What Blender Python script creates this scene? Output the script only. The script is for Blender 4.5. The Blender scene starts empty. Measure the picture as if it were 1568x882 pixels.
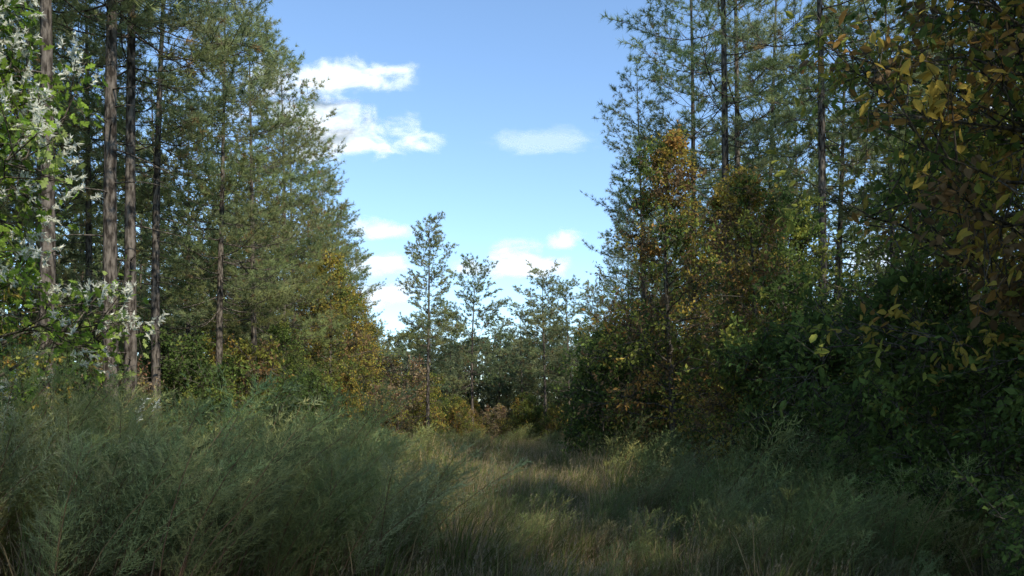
import bpy, math, numpy as np
from mathutils import Vector
R=np.random.default_rng(11)
scene=bpy.context.scene
COL=scene.collection
# ------------------------------------------------------------ utilities
def nrm(a):
    return a/np.maximum(np.linalg.norm(a,axis=-1,keepdims=True),1e-9)
def gz(x,y):
    return 0.07*np.sin(x*0.9+1.0)*np.cos(y*0.7)+0.06*np.sin(x*0.31+y*0.43)
class MB:
    def __init__(s): s.V=[];s.F=[];s.M=[];s.C=[];s.S=[];s.n=0
    def add(s,v,f,m,c,smooth=False):
        v=np.asarray(v,float).reshape(-1,3); f=np.asarray(f,int).reshape(-1,3)
        c=np.asarray(c,float)
        if c.ndim==1: c=np.tile(c,(len(v),1))
        s.V.append(v);s.F.append(f+s.n);s.M.append(np.full(len(f),m));s.C.append(c)
        s.S.append(np.full(len(f),smooth));s.n+=len(v)
    def cat(s):
        return np.concatenate(s.V),np.concatenate(s.F),np.concatenate(s.M),np.concatenate(s.C),np.concatenate(s.S)
    def mesh(s,name,mats):
        V,F,M,C,S=s.cat()
        me=bpy.data.meshes.new(name)
        me.vertices.add(len(V));me.vertices.foreach_set("co",V.astype(np.float32).ravel())
        me.loops.add(F.size);me.loops.foreach_set("vertex_index",F.astype(np.int32).ravel())
        me.polygons.add(len(F));me.polygons.foreach_set("loop_start",(np.arange(len(F))*3).astype(np.int32))
        for m in mats: me.materials.append(m)
        me.polygons.foreach_set("material_index",M.astype(np.int32))
        me.polygons.foreach_set("use_smooth",S.astype(bool))
        me.update(calc_edges=True)
        a=me.color_attributes.new("Col",'FLOAT_COLOR','POINT')
        a.data.foreach_set("color",np.concatenate([np.clip(C,0,1),np.ones((len(C),1))],1).astype(np.float32).ravel())
        return me
def tube(mb,pts,rad,k,mat,col):
    pts=np.asarray(pts,float);n=len(pts)
    t=nrm(np.gradient(pts,axis=0))
    ref=np.array([1,0.13,0]) if abs(t[:,2]).mean()>0.6 else np.array([0,0.1,1.])
    a=nrm(np.cross(t,ref));b=np.cross(t,a)
    th=np.arange(k)*2*math.pi/k
    V=pts[:,None,:]+np.asarray(rad)[:,None,None]*(a[:,None,:]*np.cos(th)[None,:,None]+b[:,None,:]*np.sin(th)[None,:,None])
    i=np.arange(n-1)[:,None]*k;j=np.arange(k)[None,:];j2=(j+1)%k
    q=np.stack([i+j,i+j2,i+k+j2,i+k+j],-1).reshape(-1,4)
    mb.add(V.reshape(-1,3),np.concatenate([q[:,[0,1,2]],q[:,[0,2,3]]]),mat,col,True)
def sticks(mb,P0,P1,r0,r1,mat,col):
    P0=np.asarray(P0);P1=np.asarray(P1);n=len(P0)
    if n==0:return
    t=nrm(P1-P0);a=nrm(np.cross(t,np.array([0.3,0.2,1.])));b=np.cross(t,a)
    vs=[]
    for P,r in((P0,r0),(P1,r1)):
        for k in range(3):
            th=k*2*math.pi/3
            vs.append(P+(a*math.cos(th)+b*math.sin(th))*np.broadcast_to(np.asarray(r).reshape(-1,1),(n,1)))
    V=np.stack(vs,1).reshape(-1,3)
    f=np.array([[0,1,4],[0,4,3],[1,2,5],[1,5,4],[2,0,3],[2,3,5]])
    F=(np.arange(n)[:,None,None]*6+f[None]).reshape(-1,3)
    mb.add(V,F,mat,col,True)
def needles(mb,r,P,D,K,L,w,spread,mat,cols,back=0.12):
    P=np.repeat(P,K,0);D=np.repeat(D,K,0);C=np.repeat(cols,K,0)
    d=nrm(D+spread*nrm(r.normal(size=P.shape)))
    s=nrm(np.cross(d,nrm(r.normal(size=P.shape))))
    l=L*r.uniform(0.65,1.1,(len(P),1))
    b=P-D*r.uniform(0,1,(len(P),1))*back
    V=np.stack([b-s*w*.5,b+s*w*.5,b+d*l],1).reshape(-1,3)
    F=np.arange(len(P)*3).reshape(-1,3)
    C=C*r.uniform(0.8,1.2,(len(C),1))
    mb.add(V,F,mat,np.repeat(C,3,0))
def tmpl_rhomb():
    return np.array([[0,0,0],[.45,.27,.07],[1,0,-.05],[.45,-.27,.07]]),np.array([[0,2,1],[0,3,2]])
def tmpl_oval():
    v=[[0,0,0],[.3,.22,.05],[.7,.2,.03],[1,0,-.12],[.7,-.2,.03],[.3,-.22,.05]]
    return np.array(v),np.array([[0,3,1],[1,3,2],[0,5,3],[5,4,3]])
def tmpl_oak():
    h=[(0,0),(.22,.2),(.3,.09),(.46,.33),(.55,.13),(.72,.28),(.8,.12),(1,0)]
    v=[(a,b,abs(b)*.3) for a,b in h]+[(a,-b,abs(b)*.3) for a,b in h[1:-1][::-1]]
    n=len(v);v.append((.5,0,0))
    return np.array(v),np.array([[n,i,(i+1)%n] for i in range(n)])
def leaves(mb,r,P,D,size,T,mat,cols,flat=0.6):
    v,f=T;n=len(P);k=len(v)
    N=nrm(r.normal(size=P.shape)+np.array([0,0,flat*2]))
    S=nrm(np.cross(D,N));N=np.cross(S,D)
    sz=(size*r.uniform(.6,1.25,(n,1)))[:,:,None]
    V=P[:,None,:]+sz*(D[:,None,:]*v[None,:,0,None]+S[:,None,:]*v[None,:,1,None]+N[:,None,:]*v[None,:,2,None])
    F=(np.arange(n)[:,None,None]*k+f[None]).reshape(-1,3)
    mb.add(V.reshape(-1,3),F,mat,np.repeat(cols,k,0))
# ------------------------------------------------------------ materials
def foliage_mat(name,trans=0.35):
    m=bpy.data.materials.new(name);m.use_nodes=True;nt=m.node_tree;nd=nt.nodes;nd.clear();L=nt.links.new
    at=nd.new("ShaderNodeAttribute");at.attribute_name="Col"
    p=nd.new("ShaderNodeBsdfDiffuse")
    t=nd.new("ShaderNodeBsdfTranslucent");mx=nd.new("ShaderNodeMixShader");mx.inputs[0].default_value=trans
    o=nd.new("ShaderNodeOutputMaterial")
    L(at.outputs['Color'],p.inputs['Color']);L(at.outputs['Color'],t.inputs['Color'])
    L(p.outputs[0],mx.inputs[1]);L(t.outputs[0],mx.inputs[2]);L(mx.outputs[0],o.inputs[0])
    return m
def bark_mat(name,c1,c2,sc=9):
    m=bpy.data.materials.new(name);m.use_nodes=True;nt=m.node_tree;nd=nt.nodes;nd.clear();L=nt.links.new
    p=nd.new("ShaderNodeBsdfDiffuse");o=nd.new("ShaderNodeOutputMaterial");L(p.outputs[0],o.inputs[0])
    tc=nd.new("ShaderNodeTexCoord");mp=nd.new("ShaderNodeMapping");mp.inputs['Scale'].default_value=(1,1,.3)
    L(tc.outputs['Object'],mp.inputs[0])
    n=nd.new("ShaderNodeTexNoise");n.inputs['Scale'].default_value=sc*1.6;n.inputs['Detail'].default_value=3
    L(mp.outputs[0],n.inputs['Vector'])
    cr=nd.new("ShaderNodeValToRGB");e=cr.color_ramp.elements;e[0].position=.40;e[0].color=(*c1,1);e[1].position=.62;e[1].color=(*c2,1)
    L(n.outputs[0],cr.inputs[0]);L(cr.outputs[0],p.inputs['Color'])
    b=nd.new("ShaderNodeBump");b.inputs['Strength'].default_value=.7;b.inputs['Distance'].default_value=.04
    L(n.outputs[0],b.inputs['Height']);L(b.outputs[0],p.inputs['Normal'])
    return m
M_needle=foliage_mat("pine_needles",.45)
M_leaf=foliage_mat("broad_leaves",.45)
M_grass=foliage_mat("grass_blades",.42)
M_bark=bark_mat("pine_bark",(.040,.033,.027),(.19,.16,.13),9)
M_bark2=bark_mat("hardwood_bark",(.05,.042,.033),(.17,.145,.11),14)
# ------------------------------------------------------------ pine
def pine(name,seed,h=19,rb=.18,base=.3,cr=3.2,nprim=85,n2=11,nt=3,K=18,NL=.25,nw=.019,lean=(0,0),tone=(.29,.325,.14),brown=.05,dead=12,wob=.25,pw=.43):
    r=np.random.default_rng(seed);mb=MB()
    n=16;t=np.linspace(0,1,n)
    ph=r.uniform(0,6,2)
    cx=lean[0]*t*h+wob*np.sin(t*3+ph[0])*t; cy=lean[1]*t*h+wob*np.sin(t*2.6+ph[1])*t
    z=t*h
    pts=np.stack([cx,cy,z-0.15*(t==0)],1)
    rad=rb*(1-t)**.85*.93+rb*.07+np.where(t<.03,rb*.22,0)
    tube(mb,pts,rad,9,0,(0,0,0))
    def at(q): return np.array([np.interp(q,t,pts[:,0]),np.interp(q,t,pts[:,1]),q*h])
    TP=[];TD=[];TC=[];S0=[];S1=[]
    tone=np.array(tone)
    az0=r.uniform(0,6)
    for i in range(nprim):
        u=((i//5)*5+r.uniform(0,2.6))/nprim; u=min(u,.995)
        q=base+(1-base)*u
        az=az0+i*2.399+r.normal()*.25
        prof=(1-u)**pw*(.72+.28*min(1,u*4+.3))
        ln=cr*prof*r.uniform(.4,1.3)+.35
        el=math.radians(-4+50*u**1.5+r.normal()*11)
        hd=np.array([math.cos(az),math.sin(az),0]);s=np.linspace(0,1,6)
        curve=r.uniform(.05,.28);bend=r.normal()*.12
        sd=np.array([-hd[1],hd[0],0])
        bp=at(q)+hd*(ln*s*math.cos(el))[:,None]+sd*(bend*ln*s*s)[:,None]
        bp[:,2]+=ln*(math.sin(el)*s-.12*np.sin(s*math.pi)*(1-u)+curve*s*s)
        b0=max(.010,rb*.20*(1-q)**.4*(ln/cr+.25)*.8)
        tube(mb,bp,b0*(1-s*.85),4,0,(0,0,0))
        bt=tone*r.uniform(.72,1.25)*np.array([r.uniform(.9,1.1),1,r.uniform(.85,1.1)])
        m=max(4,int(n2*(ln/cr+.25)))
        ss=np.sort(r.uniform(.3,1,m))
        for j,sj in enumerate(ss):
            p=np.array([np.interp(sj,s,bp[:,k]) for k in range(3)])
            side=1 if j%2 else -1
            d=nrm(hd*r.uniform(.2,1)+sd*side*r.uniform(.3,1.)+np.array([0,0,r.uniform(-.1,.75)]))
            l=ln*.32*(1.15-.6*sj)*r.uniform(.5,1.2)+.15
            e=p+d*l+np.array([0,0,.1*l]);S0.append(p);S1.append(e)
            k=nt if l>.45 else max(2,nt-1)
            for f in np.linspace(.5,1,k):
                dd=nrm(d+r.normal(size=3)*.4+np.array([0,0,.25]))
                st=p+(e-p)*f
                tip=st+dd*r.uniform(.02,.18)
                TP.append(tip);TD.append(dd)
                c=bt*r.uniform(.85,1.15)
                if r.random()<brown*(1.6-sj): c=np.array([.36,.25,.12])*r.uniform(.8,1.1)
                TC.append(c)
        TP.append(bp[-1]);TD.append(nrm(bp[-1]-bp[-2]));TC.append(bt*1.1)
    sticks(mb,np.array(S0),np.array(S1),.009*h/19,.004,0,(0,0,0))
    needles(mb,r,np.array(TP),np.array(TD),K,NL,nw,1.1,1,np.array(TC),back=.10)
    for i in range(dead):
        q=r.uniform(.12,max(.16,base+.12));az=r.uniform(0,6.28);ln=r.uniform(.3,1.6)
        s=np.linspace(0,1,5);hd=np.array([math.cos(az),math.sin(az),r.uniform(-.15,.25)])
        bp=at(q)+hd*(ln*s)[:,None];bp[:,2]-=.15*ln*s*s;bp+=r.normal(size=bp.shape)*.02*s[:,None]
        tube(mb,bp,.020*(1-.75*s),4,0,(0,0,0))
    return mb.mesh(name,[M_bark,M_needle])
# ------------------------------------------------------------ broadleaf
def broadleaf(name,seed,h=8,cr=2.2,base=.2,nprim=34,n2=8,n3=4,nl=8,size=.1,pal=(((.06,.10,.025),1),),T=None,rb=.09,wob=.3,stems=1,up=.5,flat=.5,spl=.35,flowers=0):
    r=np.random.default_rng(seed);mb=MB();T=T or tmpl_rhomb()
    cols=np.array([p[0] for p in pal]);w=np.array([p[1] for p in pal],float);w/=w.sum()
    LP=[];LD=[];LC=[];S0=[];S1=[];Q0=[];Q1=[];FP=[];FD=[]
    for sidx in range(stems):
        n=10;t=np.linspace(0,1,n);ph=r.uniform(0,6,2)
        hs=h*(1 if stems==1 else r.uniform(.65,1))
        a=r.uniform(0,6.28);ln_=0 if stems==1 else r.uniform(.1,.3)*h
        cx=wob*np.sin(t*4+ph[0])*t+ln_*math.cos(a)*t**1.2;cy=wob*np.sin(t*3.5+ph[1])*t+ln_*math.sin(a)*t**1.2
        pts=np.stack([cx,cy,t*hs-.1*(t==0)],1)
        rr=rb/(stems**.5)
        tube(mb,pts,rr*(1-t)**.8*.92+rr*.08,7,0,(0,0,0))
        for i in range(max(4,nprim//stems)):
            u=(i+r.random())/max(4,nprim//stems);q=base+(1-base)*u
            az=i*2.399+r.normal()*.4
            prof=max(.18,math.sin(math.pi*min(1,(.18+.82*u))**.9))**.7
            ln=cr*prof*r.uniform(.55,1.25)/(1 if stems==1 else 1.3)
            el=r.uniform(.05,.6)+up*u
            hd=np.array([math.cos(az)*math.cos(el),math.sin(az)*math.cos(el),math.sin(el)])
            s=np.linspace(0,1,6);p0=np.array([np.interp(q,t,pts[:,k]) for k in range(3)])
            bp=p0+hd*(ln*s)[:,None]+np.cumsum(r.normal(size=(6,3))*.05*ln,0)*s[:,None]
            bp[:,2]-=.12*ln*s*s
            tube(mb,bp,max(.008,rr*.4*(1-q*.6))*(1-.8*s),4,0,(0,0,0))
            bc=cols[r.choice(len(cols),p=w)]
            bcb=r.uniform(.75,1.25)
            for j in range(n2):
                sj=r.uniform(.25,1)**.8
                p=np.array([np.interp(sj,s,bp[:,k]) for k in range(3)])
                d=nrm(hd*.6+r.normal(size=3)*.7+np.array([0,0,.15]));l=ln*r.uniform(.2,.45)+.12
                e=p+d*l;S0.append(p);S1.append(e)
                if flowers and sj>.45:
                    for _ in range(flowers): FP.append(e+r.normal(size=3)*.08+d*.10);FD.append(nrm(d+np.array([0,0,.6])))
                for k in range(n3):
                    f=r.uniform(.3,1);p2=p+(e-p)*f;d2=nrm(d*.5+r.normal(size=3)*.8);l2=l*r.uniform(.35,.7)+.08
                    e2=p2+d2*l2;Q0.append(p2);Q1.append(e2)
                    m=max(1,int(nl*r.uniform(.5,1.4)))
                    g=r.uniform(.15,1.05,(m,1))
                    LP.append(p2+(e2-p2)*g+r.normal(size=(m,3))*size*spl)
                    LD.append(nrm(d2*.5+r.normal(size=(m,3))*.8+np.array([0,0,-.35])))
                    c=cols[r.choice(len(cols),p=w)] if r.random()<.35 else bc
                    LC.append(c*bcb*r.uniform(.7,1.3,(m,1)))
    sticks(mb,np.array(S0),np.array(S1),.012,.005,0,(0,0,0))
    sticks(mb,np.array(Q0),np.array(Q1),.005,.003,0,(0,0,0))
    leaves(mb,r,np.concatenate(LP),np.concatenate(LD),size,T,1,np.concatenate(LC),flat)
    if flowers:
        FP=np.array(FP);needles(mb,r,FP,np.array(FD),15,.075,.030,1.6,1,np.tile(np.array([.78,.78,.66]),(len(FP),1)),back=.12)
    return mb.mesh(name,[M_bark2,M_leaf])
# ------------------------------------------------------------ herbaceous
def fennel(seed,stems=6,h=1.9,lean=(.30,-.02),tone=(.11,.15,.065),rad=.3,m=38,K=8,nn=3,fw=.0065,FL=.075,sk=3):
    r=np.random.default_rng(seed);mb=MB();tone=np.array(tone)
    for _ in range(stems):
        hh=h*r.uniform(.6,1.15);a=r.uniform(0,6.28);q=rad*r.random()**.5
        b=np.array([q*math.cos(a),q*math.sin(a),-.05])
        le=np.array(lean)*r.uniform(.3,2.0)+r.normal(size=2)*.12
        s=np.linspace(0,1,7)
        P=np.stack([b[0]+le[0]*hh*s**2.0,b[1]+le[1]*hh*s**2,b[2]+hh*s*(1-.10*s)],1)
        stemc=np.array([.24,.155,.09])*r.uniform(.7,1.4)
        tube(mb,P,.0085*(1-.75*s)+.001,sk,0,stemc)
        ss=np.sort(r.uniform(.38,1.0,m))
        tn=tone*r.uniform(.75,1.25)
        p=np.stack([np.interp(ss,s,P[:,k]) for k in range(3)],1)
        az=np.arange(m)*2.4+r.normal(size=m)*.5
        L=hh*(.05+.23*np.sin(np.clip((ss-.32)/.68,0,1)*math.pi)**.8)*r.uniform(.6,1.2,m)
        d=nrm(np.stack([np.cos(az)*.7+.25*le[0]*4,np.sin(az)*.7,np.full(m,.65)],1))
        e=p+d*L[:,None];e[:,0]+=.15*L
        g=np.tile(np.linspace(.12,1,K),m);pp=np.repeat(p,K,0)+(np.repeat(e-p,K,0))*g[:,None]
        dd=np.repeat(d,K,0)
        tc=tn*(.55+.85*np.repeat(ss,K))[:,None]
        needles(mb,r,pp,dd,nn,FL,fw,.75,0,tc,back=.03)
        k=10;sl=r.uniform(.08,.45,k);pl=np.stack([np.interp(sl,s,P[:,j]) for j in range(3)],1)
        needles(mb,r,pl,nrm(r.normal(size=(k,3))+np.array([0,0,-.3])),3,.10,.005,.7,0,np.tile(np.array([.19,.13,.07]),(k,1)))
    return mb.cat()
def grass(seed,n=80,h=.7,rad=.3,w=.006,straw=.4,lean=(.1,0),green=(.18,.215,.065),head=.3):
    r=np.random.default_rng(seed);mb=MB()
    a=r.uniform(0,6.28,n);q=rad*r.random(n)**.5
    B=np.stack([q*np.cos(a),q*np.sin(a),np.full(n,-.04)],1)
    H=h*r.uniform(.45,1.1,n);out=np.stack([np.cos(a),np.sin(a)],1)*r.uniform(.05,.55,(n,1))+r.normal(size=(n,2))*.15+np.array(lean)
    sd=nrm(np.stack([-np.sin(a)+r.normal(size=n)*.6,np.cos(a)+r.normal(size=n)*.6,np.zeros(n)],1))
    s=np.array([0,.4,.75,1.]);wf=np.array([1,.85,.5,.0])*w
    isS=r.random(n)<straw
    col=np.where(isS[:,None],np.array([.44,.33,.18])*r.uniform(.6,1.2,(n,1)),np.array(green)*r.uniform(.65,1.35,(n,1)))
    V=[]
    for si,wi in zip(s,wf):
        c=B.copy();c[:,:2]+=out*(H*si**2)[:,None];c[:,2]+=H*(si-.22*si**3*np.linalg.norm(out,axis=1)*2)
        V+= [c-sd*wi,c+sd*wi] if wi>0 else [c]
    tips=V[-1]
    V=np.stack(V,1);k=7
    f=[[0,1,3],[0,3,2],[2,3,5],[2,5,4],[4,5,6]]
    F=(np.arange(n)[:,None,None]*k+np.array(f)[None]).reshape(-1,3)
    mb.add(V.reshape(-1,3),F,0,np.repeat(col,k,0))
    hd=r.random(n)<head
    if hd.any():
        tp=tips[hd];needles(mb,r,tp,np.tile(np.array([.25,0,.9]),(len(tp),1)),8,.05,.005,.6,0,np.tile(np.array([.44,.36,.24]),(len(tp),1)),back=.14)
    return mb.cat()
def bake(name,items):
    mb=MB()
    for (V,F,M,C,S),x,y,s,sz,rz,tint in items:
        c,n=math.cos(rz),math.sin(rz)
        W=np.stack([(V[:,0]*c-V[:,1]*n)*s+x,(V[:,0]*n+V[:,1]*c)*s+y,V[:,2]*sz+float(gz(x,y))],1)
        mb.V.append(W);mb.F.append(F+mb.n);mb.M.append(M);mb.C.append(C*np.asarray(tint));mb.S.append(S);mb.n+=len(V)
    o=bpy.data.objects.new(name,mb.mesh(name,[M_grass]));COL.objects.link(o);return o
# ------------------------------------------------------------ placement
def put(mesh,name,x,y,s=1.,rz=None,parent=None,sz=None,tilt=0):
    o=bpy.data.objects.new(name,mesh);COL.objects.link(o)
    o.location=(x,y,float(gz(x,y)));o.scale=(s,s,sz or s)
    o.rotation_euler=(tilt*R.normal(),tilt*R.normal(),R.uniform(0,6.28) if rz is None else rz)
    if parent: o.parent=parent
    return o
def group(name):
    e=bpy.data.objects.new(name,None);COL.objects.link(e);return e
PH=[pine("pine_hi_a",1,h=20,cr=3.6,base=.32,nprim=96,rb=.17,n2=14),
    pine("pine_hi_b",2,h=20,cr=3.1,base=.50,nprim=78,rb=.17,n2=13,tone=(.27,.31,.145),dead=20),
    pine("pine_hi_c",3,h=20,cr=3.4,base=.27,nprim=100,rb=.16,n2=14,tone=(.31,.33,.13),brown=.08)]
PTALL=[pine("pine_tall_a",4,h=22,cr=2.8,base=.45,nprim=56,rb=.16,n2=11,lean=(-.035,0),brown=.03,tone=(.25,.305,.155)),
       pine("pine_tall_b",5,h=23,cr=2.8,base=.42,nprim=58,rb=.15,n2=11,brown=.05,tone=(.26,.305,.14))]
PM=[pine("pine_mid_a",21,h=13,cr=2.5,base=.34,nprim=60,rb=.13,n2=13,nt=3,K=12,NL=.23,nw=.038,tone=(.26,.30,.155),dead=10,pw=.38),
    pine("pine_mid_b",22,h=13,cr=2.2,base=.42,nprim=54,rb=.13,n2=13,nt=3,K=12,NL=.23,nw=.038,tone=(.27,.30,.145),dead=10,pw=.38)]
PL=[pine("pine_lo_a",31,h=18,cr=3.6,base=.18,nprim=70,rb=.16,n2=9,nt=3,K=9,NL=.36,nw=.065,tone=(.26,.29,.13),dead=6),
    pine("pine_lo_b",32,h=18,cr=3.3,base=.24,nprim=64,rb=.15,n2=9,nt=3,K=9,NL=.36,nw=.065,tone=(.245,.28,.135),dead=6)]
PF=[pine("pine_far_a",33,h=13,cr=2.6,base=.04,nprim=84,rb=.12,n2=8,nt=2,K=9,NL=.40,nw=.10,tone=(.22,.265,.16),dead=0,pw=.4),
    pine("pine_far_b",34,h=13,cr=2.9,base=.10,nprim=80,rb=.12,n2=8,nt=2,K=9,NL=.40,nw=.10,tone=(.24,.275,.145),dead=0,pw=.4)]
SOLO=pine("pine_solo",41,h=13.8,cr=1.45,base=.46,nprim=72,rb=.13,n2=11,nt=3,K=12,NL=.19,nw=.030,tone=(.31,.34,.15),dead=18,brown=.02,wob=.1,pw=.32)
G=(.16,.215,.055);DG=(.095,.14,.04);YG=(.29,.30,.065);YE=(.44,.33,.07);OR=(.38,.22,.065);BR=(.26,.17,.085);RD=(.30,.16,.09);PK=(.42,.31,.18)
BU=[broadleaf("bush_green",51,h=4,cr=1.7,base=.05,nprim=40,stems=4,size=.12,nl=7,rb=.06,pal=((G,5),(YG,2),(DG,2))),
    broadleaf("bush_dark",52,h=4,cr=1.8,base=.04,nprim=44,stems=4,size=.12,nl=7,rb=.06,pal=((DG,5),(G,3))),
    broadleaf("bush_yellow",53,h=4.2,cr=1.6,base=.08,nprim=36,stems=3,size=.11,nl=6,rb=.06,pal=((YG,4),(YE,3),(G,3),(OR,1))),
    broadleaf("bush_rust",54,h=4.2,cr=1.6,base=.08,nprim=36,stems=3,size=.11,nl=6,rb=.06,pal=((OR,2),(BR,4),(YE,3),(YG,3),(G,1))),
    broadleaf("bush_bare",55,h=4.5,cr=1.5,base=.1,nprim=36,stems=3,size=.10,nl=4,rb=.06,pal=((PK,4),(RD,1),(YE,1),(YG,3)))]
TR=[broadleaf("hardwood_orange",61,h=10.5,cr=2.5,base=.12,nprim=54,n2=9,n3=5,nl=6,size=.14,rb=.12,pal=((YE,4),(OR,3),(YG,5),(BR,4),(G,4),(DG,1))),
    broadleaf("hardwood_ochre",62,h=10,cr=2.4,base=.15,nprim=54,n2=9,n3=4,nl=7,size=.14,rb=.12,pal=((YE,5),(YG,6),(BR,1),(G,1))),
    broadleaf("hardwood_green",63,h=9,cr=2.4,base=.15,nprim=50,n2=9,n3=4,nl=7,size=.14,rb=.12,pal=((G,5),(DG,3),(YG,2)))]
NR=[broadleaf("near_tree_dark",71,h=9,cr=2.8,base=.12,nprim=54,n2=10,n3=4,nl=6,size=.13,rb=.11,T=tmpl_oval(),pal=((G,5),(DG,3),(YG,4),(OR,1),(YE,1))),
    broadleaf("near_tree_orange",72,h=9,cr=2.7,base=.3,nprim=44,n2=9,n3=4,nl=7,size=.14,rb=.10,T=tmpl_oval(),pal=((OR,4),(YE,6),(BR,2),(YG,4)))]
OAK=broadleaf("white_shrub",81,h=7,cr=1.6,base=.05,nprim=54,n2=8,n3=4,nl=5,size=.13,rb=.07,T=tmpl_oak(),flowers=4,pal=(((.24,.35,.055),5),((.18,.29,.05),3),((.32,.39,.12),2)))
# individual trees
for m,x,y,s,rz in [(PH[1],-9.3,17,1.05,0.5),(PH[1],-8.9,19,1.1,2),(PH[1],-9.5,21.3,1.05,4),(PH[1],-13.9,28,.9,1),(PH[1],-10.8,26,.95,3),
    (PH[0],-10.3,30,.86,5),(PH[0],-10.9,36,.92,2.2),(PH[2],-11.3,42,.96,.3),(PH[0],-12.2,48,.93,1.3),(PH[2],-12.3,55,.88,2.9),(PH[0],-12.8,62,.86,4.4),(PH[0],-13.4,70,.80,5.2)]:
    put(m,"pine_tree",x,y,s,rz)
for m,x,y,s,rz in [(PTALL[0],7.0,27,1.05,0),(PTALL[1],7.9,30,1.,1),(PTALL[1],8.7,24,1.0,3),(PTALL[0],7.4,34,1.,.4),(PTALL[1],10.9,36,1.,5),(PTALL[1],5.2,34,.70,2),(PH[0],7.0,44,.8,1),(PH[2],7.4,54,.72,4)]:
    put(m,"pine_tree",x,y,s,rz)
put(SOLO,"pine_tree",-5.13,52,1.,0)
for m,x,y,s in [(PM[0],-3.0,66,1.06),(PM[1],2.5,64,.99),(PM[0],4.6,70,1.0),(PM[1],.9,74,.90),(PM[1],-5.2,72,.82),(PM[0],-7.4,76,.88),(PM[1],6.0,62,.88),(PM[0],-1.2,78,.82),(PM[0],2.9,78,.92)]:
    put(m,"pine_tree",x,y,s)
put(OAK,"flowering_shrub",-6.85,11,1.05,0.3)
put(OAK,"flowering_shrub",-7.1,9.4,.62,2.3)
put(OAK,"flowering_shrub",-6.5,9.2,.42,4.)
put(TR[0],"sweetgum_tree",4.5,24,.92,0.)
put(TR[0],"sweetgum_tree",5.8,20.5,.72,2.)
put(TR[0],"sweetgum_tree",6.3,26,.8,3.5)
put(TR[2],"shade_hardwood",7.2,22,.8,1.)
put(TR[1],"maple_tree",-9.3,44,1.02,1.)
put(TR[1],"maple_tree",-9.5,52,.95,3.)
put(TR[2],"shade_hardwood",-8.8,33,.6,3.)
put(TR[1],"shade_hardwood",9.0,16,.7,3.)
put(NR[0],"hickory_tree",6.1,9.6,.92,0.)
put(NR[1],"hickory_tree",5.9,7.8,.95,1.5)
put(NR[0],"hickory_tree",7.6,12.5,.85,2.5)
put(NR[0],"hickory_tree",6.9,5.0,.8,4.)
put(TR[2],"shade_hardwood",7.4,15.,.7,4.)
put(TR[2],"shade_hardwood",8.2,2.5,1.1,1.)  # out of frame, added to keep sun off the near hickories
put(TR[2],"shade_hardwood",9.8,6,1.1,2.)  # another unseen tree added to shade the hickories
# forest masses
fl=group("pine_forest")
def inst(x,y):
    xx=x+R.uniform(-1.5,1.5);yy=y+R.uniform(-1.8,1.8)
    if yy<32 and abs(xx)<19: m=PH[R.choice(3,p=(.2,.6,.2))];s=R.uniform(.85,1.05)
    else: m=PL[R.integers(2)];s=(.64+.08*R.random()) if yy>74 and abs(xx)<24 else R.uniform(.9,1.08)
    put(m,"pine",xx,yy,s,parent=fl,tilt=.015)
for y in np.arange(12,106,6.):
    for x in (-16,-21,-27,13,18.5): inst(x,y)
df_=group("distant_forest")
for y,h0 in ((80,.66),(84,.75),(89,.82),(95,.90)):
    for x in np.arange(-17,18,2.7):
        put(PF[R.integers(2)],"pine",x+R.uniform(-1,1),y+R.uniform(-1.5,1.5),h0*R.uniform(.82,1.1),parent=df_,tilt=.015)
for y in np.arange(24,100,5.):
    put(PF[R.integers(2)],"pine",-33+R.uniform(-2,2),y,1.1,parent=df_)
for x,y in [(11,2),(13,-3),(9,-7),(3.5,-4),(-.5,-7.5),(7,-1.5),(-6,-5),(6,-5),(3.5,-9)]:  # pines out of frame, added to shade the foreground and near hickories
    put(PH[R.integers(3)],"pine",x,y,.9,parent=fl)
us=group("understory_shrubs")
def bush(x,y,s,p=(.3,.2,.23,.15,.12)):
    put(BU[R.choice(5,p=p)],"shrub",x,y,s,parent=us,sz=s*R.uniform(.85,1.2))
for i in range(80):
    y=R.uniform(13,78);x=-9.4-R.random()**1.5*9-max(0,(y-20)*.03);bush(x,y,R.uniform(.75,1.3))
for i in range(65):
    y=R.uniform(12,78);x=6.5+R.random()**1.5*8;bush(x,y,R.uniform(.75,1.3),(.3,.25,.2,.15,.1))
for i in range(56):
    y=R.uniform(62,79);x=R.uniform(-12,9);bush(x,y,R.uniform(.45,.95),(.30,.05,.38,.07,.2))
for x,y,s,k in [(-6.6,50,1.2,4),(-7.6,54,1.4,4),(-8.0,57,1.9,4),(-5.6,58,1.2,2),(-4.2,60,.9,2),(-6.9,61,1.3,2),(3.3,29,1.2,1),(4.1,31,1.5,1),(3.9,37,1.1,0),(4.6,45,1.3,1),(5,55,1.3,3),
    (4.4,6.4,.5,1),(5.2,6.6,.8,0),(4.9,8.8,.7,1),(5.4,11.5,.9,1),(5.8,13.5,.9,0),(5.7,16,1.,1),(5.0,18,.8,3),(6,18.5,1.2,0),(-7.6,28,.8,1),(-7.9,31,.9,1),(-8.2,24,.8,0),(-8.3,35,1.,1),(-8.7,40,1.1,2)]:
    put(BU[k],"shrub",x,y,s,parent=us)
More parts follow.
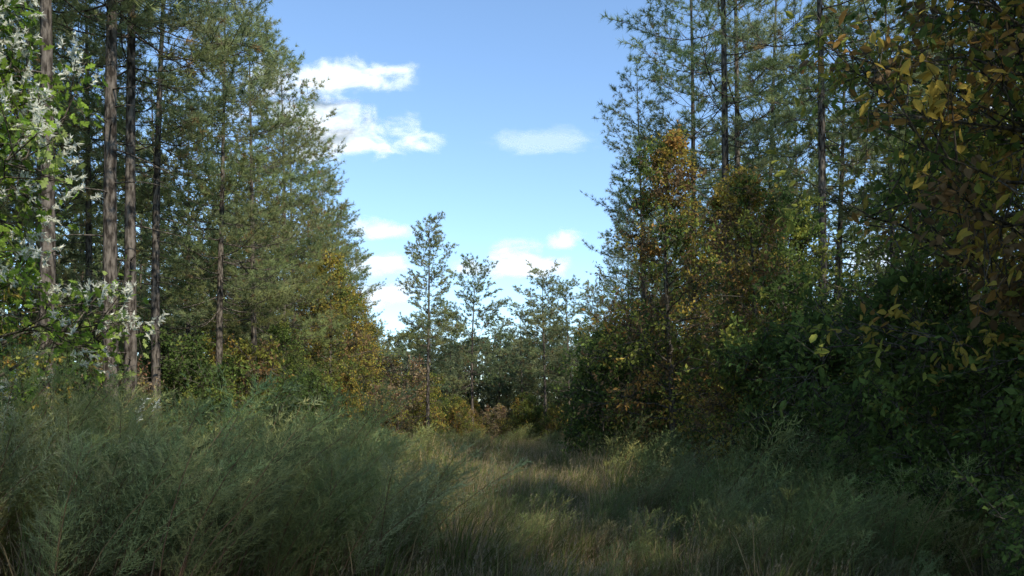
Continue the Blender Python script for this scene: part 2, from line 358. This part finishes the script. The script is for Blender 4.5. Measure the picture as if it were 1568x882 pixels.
# dogfennel -> one mesh
FT=[(.26,.28,.105),(.22,.255,.105),(.29,.295,.135),(.205,.24,.09)]
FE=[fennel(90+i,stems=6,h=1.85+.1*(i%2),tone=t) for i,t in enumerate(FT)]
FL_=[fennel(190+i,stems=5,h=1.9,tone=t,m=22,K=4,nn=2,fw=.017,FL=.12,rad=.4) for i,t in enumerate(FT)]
items=[]
def fen(x,y,s,far=False):
    b=R.uniform(.6,1.25);items.append(((FL_ if far else FE)[R.integers(4)],x,y,s,s*R.uniform(.85,1.15),R.normal()*.35,(b*R.uniform(.92,1.15),b,b*R.uniform(.9,1.1))))
def patch(x,y): return .5+.5*math.sin(x*1.7+1.3*math.sin(y*.9))*math.cos(y*1.3+x*.5)
for i in range(380):
    y=R.uniform(6.0,15);x=R.uniform(-8.2,-.9-.05*(y-6));pt=patch(x,y)
    if R.random()>.28+.85*pt: continue
    if x>-2.2 and R.random()<.4: continue
    fen(x,y,(.56+.56*pt)*R.uniform(.82,1.16)*(1 if x<-2.4 else .8),y>11.5)
for i in range(150):
    y=R.uniform(15,34);x=R.uniform(-8.6,-3.2+ .3*R.normal());fen(x,y,R.uniform(.5,.95)*(.75+.3*patch(x,y)),True)
for i in range(60):
    y=R.uniform(7.5,11);x=R.uniform(1.9,4.6);fen(x,y,R.uniform(.35,.7)*(.75+.45*patch(x,y)))
for i in range(22):
    fen(R.uniform(-.9,2.0),R.uniform(7.5,14),R.uniform(.28,.45))
for i in range(170):
    y=R.uniform(11,32);x=R.uniform(1.8+.02*y,6.2);fen(x,y,R.uniform(.45,.9)*(.75+.45*patch(x,y)),True)
for i in range(170):
    y=R.uniform(34,62);x=R.uniform(-8.5,5)
    if -1.5<x<2 and y<56: continue
    fen(x,y,R.uniform(.45,.85),True)
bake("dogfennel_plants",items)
GR=[grass(101,n=80,h=.7,straw=.25),grass(102,n=80,h=.75,straw=.42),grass(103,n=70,h=.65,straw=.75,head=.4),
    grass(104,n=80,h=.38,straw=.5,rad=.35,head=.05),grass(105,n=80,h=1.1,straw=.3,w=.008,lean=(.2,0),head=.4)]
items=[]
for i in range(2900):
    y=7.+57*R.random()**1.6;x=R.uniform(-8.5,7) if R.random()<.7 else R.uniform(-1.8,2.6)
    if y<15 and (x<-1.6 or x>2.6) and R.random()<.7: continue
    c=abs(x-.4)<1.7
    k=R.choice(5,p=(.22,.26,.2,.3,.02) if c else (.3,.25,.12,.1,.23))
    s=R.uniform(.55,1.15)*(1.25 if y>22 else 1)*(.6+.55*patch(x*.8,y*.6+2));b=R.uniform(.65,1.3)*(.8 if y<11 else 1)  # nearest grass tinted darker: foreground shade put into its colour
    items.append((GR[k],x,y,s,s,R.uniform(-.6,.6),(b*1.03,b,b)))
bake("meadow_grass",items)
# ------------------------------------------------------------ ground
u=np.linspace(-1,1,221);gx=np.sinh(u*6)/np.sinh(6)*1500
X,Y=np.meshgrid(gx,gx+20,indexing='ij');Z=gz(X,Y)*np.exp(-((X/120)**2+((Y-20)/160)**2))
n=221;mb=MB();idx=np.arange(n*n).reshape(n,n)
q=np.stack([idx[:-1,:-1],idx[1:,:-1],idx[1:,1:],idx[:-1,1:]],-1).reshape(-1,4)
mb.add(np.stack([X,Y,Z],-1).reshape(-1,3),np.concatenate([q[:,[0,1,2]],q[:,[0,2,3]]]),0,(0,0,0),True)
gm=bpy.data.materials.new("forest_floor");gm.use_nodes=True;nd=gm.node_tree.nodes;nd.clear();L=gm.node_tree.links.new
p=nd.new("ShaderNodeBsdfDiffuse");o=nd.new("ShaderNodeOutputMaterial");L(p.outputs[0],o.inputs[0])
tc=nd.new("ShaderNodeTexCoord")
n1=nd.new("ShaderNodeTexNoise");n1.inputs['Scale'].default_value=3;n1.inputs['Detail'].default_value=5
L(tc.outputs['Object'],n1.inputs[0])
c1=nd.new("ShaderNodeValToRGB");e=c1.color_ramp.elements;e[0].position=.35;e[0].color=(.05,.055,.025,1);e[1].position=.7;e[1].color=(.20,.15,.09,1)
L(n1.outputs[0],c1.inputs[0]);L(c1.outputs[0],p.inputs['Color'])
g=bpy.data.objects.new("ground",mb.mesh("ground",[gm]));COL.objects.link(g)
# ------------------------------------------------------------ sun, sky
to_sun=np.array([.55,-.83,0]);el=math.radians(41);to_sun=nrm(to_sun)*math.cos(el);to_sun[2]=math.sin(el)
sl=bpy.data.lights.new("sun",'SUN');sl.energy=5;sl.angle=math.radians(.5);sl.color=(1,.94,.82)
so=bpy.data.objects.new("sun",sl);COL.objects.link(so);so.rotation_euler=Vector(to_sun).to_track_quat('Z','Y').to_euler()
w=bpy.data.worlds.new("World");scene.world=w;w.use_nodes=True;nt=w.node_tree;nd=nt.nodes;nd.clear();L=nt.links.new
sky=nd.new("ShaderNodeTexSky");sky.sky_type='NISHITA';sky.sun_disc=False;sky.sun_elevation=el;sky.sun_rotation=math.atan2(to_sun[0],to_sun[1])
sky.air_density=1.;sky.dust_density=.0;sky.ozone_density=2.4
ti=nd.new("ShaderNodeMix");ti.data_type='RGBA';ti.blend_type='MULTIPLY';ti.inputs[0].default_value=1;ti.inputs[7].default_value=(1.5,1.6,1.65,1)
L(sky.outputs[0],ti.inputs[6])
bs=nd.new("ShaderNodeBackground");bs.inputs[1].default_value=.15;L(ti.outputs[2],bs.inputs[0])
out=nd.new("ShaderNodeOutputWorld");L(bs.outputs[0],out.inputs[0])
# ------------------------------------------------------------ clouds: sunlit sheets 2.5 km out
cm=bpy.data.materials.new("cloud_vapour");cm.use_nodes=True;nt=cm.node_tree;nd=nt.nodes;nd.clear();L=nt.links.new
def M(op,a,b=None):
    x=nd.new("ShaderNodeMath");x.operation=op
    for i,v in enumerate((a,b)):
        if v is None: continue
        if isinstance(v,(int,float)): x.inputs[i].default_value=v
        else: L(v,x.inputs[i])
    return x.outputs[0]
tc=nd.new("ShaderNodeTexCoord");sp=nd.new("ShaderNodeSeparateXYZ");L(tc.outputs['Object'],sp.inputs[0])
ge=nd.new("ShaderNodeNewGeometry");mp=nd.new("ShaderNodeMapping");mp.inputs['Scale'].default_value=(.0075,.006,.014);L(ge.outputs['Position'],mp.inputs[0])
nz=nd.new("ShaderNodeTexNoise");nz.inputs['Scale'].default_value=1.;nz.inputs['Detail'].default_value=7;nz.inputs['Roughness'].default_value=.58;nz.inputs['Distortion'].default_value=.3
L(mp.outputs[0],nz.inputs[0])
a=sp.outputs[0];dz=M('ADD',sp.outputs[2],.25);b=M('MAXIMUM',M('MULTIPLY',dz,.9),M('MULTIPLY',dz,-1.6))
d=M('SUBTRACT',.9,M('SQRT',M('ADD',M('MULTIPLY',a,a),M('MULTIPLY',b,b))))
oi=nd.new("ShaderNodeObjectInfo");sc=nd.new("ShaderNodeSeparateColor");L(oi.outputs['Color'],sc.inputs[0])
edge=M('SUBTRACT',1.0,M('MAXIMUM',M('ABSOLUTE',sp.outputs[0]),M('ABSOLUTE',sp.outputs[2])))
em=nd.new("ShaderNodeMapRange");em.inputs[2].default_value=.2;L(edge,em.inputs[0])
val=M('ADD',d,M('MULTIPLY',M('SUBTRACT',nz.outputs[0],.5),2.4))
mr=nd.new("ShaderNodeMapRange");mr.interpolation_type='SMOOTHSTEP';mr.inputs[1].default_value=.0;mr.inputs[2].default_value=.75;L(val,mr.inputs[0])
al=M('MULTIPLY',M('MULTIPLY',mr.outputs[0],em.outputs[0]),sc.outputs[0])
df=nd.new("ShaderNodeBsdfDiffuse");df.inputs[0].default_value=(.82,.84,.88,1);tr=nd.new("ShaderNodeBsdfTransparent")
mx=nd.new("ShaderNodeMixShader");o=nd.new("ShaderNodeOutputMaterial");L(al,mx.inputs[0]);L(tr.outputs[0],mx.inputs[1]);L(df.outputs[0],mx.inputs[2]);L(mx.outputs[0],o.inputs[0])
cg=group("clouds")
cme=bpy.data.meshes.new("cloud");cme.from_pydata([(-1,0,-1),(1,0,-1),(1,0,1),(-1,0,1)],[],[(0,1,2,3)]);cme.materials.append(cm)
cl=[(-.215,.408,.12,.036,1.),(-.235,.368,.11,.038,1.),(-.185,.340,.12,.045,1.),(.033,.333,.11,.022,.3),(-.157,.230,.05,.018,.8),(-.15,.190,.055,.026,.9),(-.165,.158,.07,.026,.85),
    (.02,.192,.066,.028,1.),(.06,.216,.035,.018,.8),(-.052,.186,.028,.018,.7),(-.7,.30,.14,.05,.8),(.6,.38,.16,.05,.8),(.45,.2,.1,.04,.8)]
for i,(u_,v_,ru,rv,dn) in enumerate(cl):
    D=2500+35*i;o=bpy.data.objects.new("cloud",cme);COL.objects.link(o);o.parent=cg
    o.location=(u_*D,D,1.7+v_*D);o.scale=(ru*D,1,rv*D);o.color=(dn,dn,dn,1)
# ------------------------------------------------------------ camera
cd=bpy.data.cameras.new("camera");cd.sensor_width=36;cd.lens=30;cd.shift_y=.133;cd.clip_end=6000;cd.clip_start=.1
co=bpy.data.objects.new("camera",cd);COL.objects.link(co);co.location=(0,0,1.7);co.rotation_euler=(math.radians(90),0,0)
scene.camera=co
scene.view_settings.view_transform='Standard';scene.view_settings.look='None';scene.view_settings.exposure=0
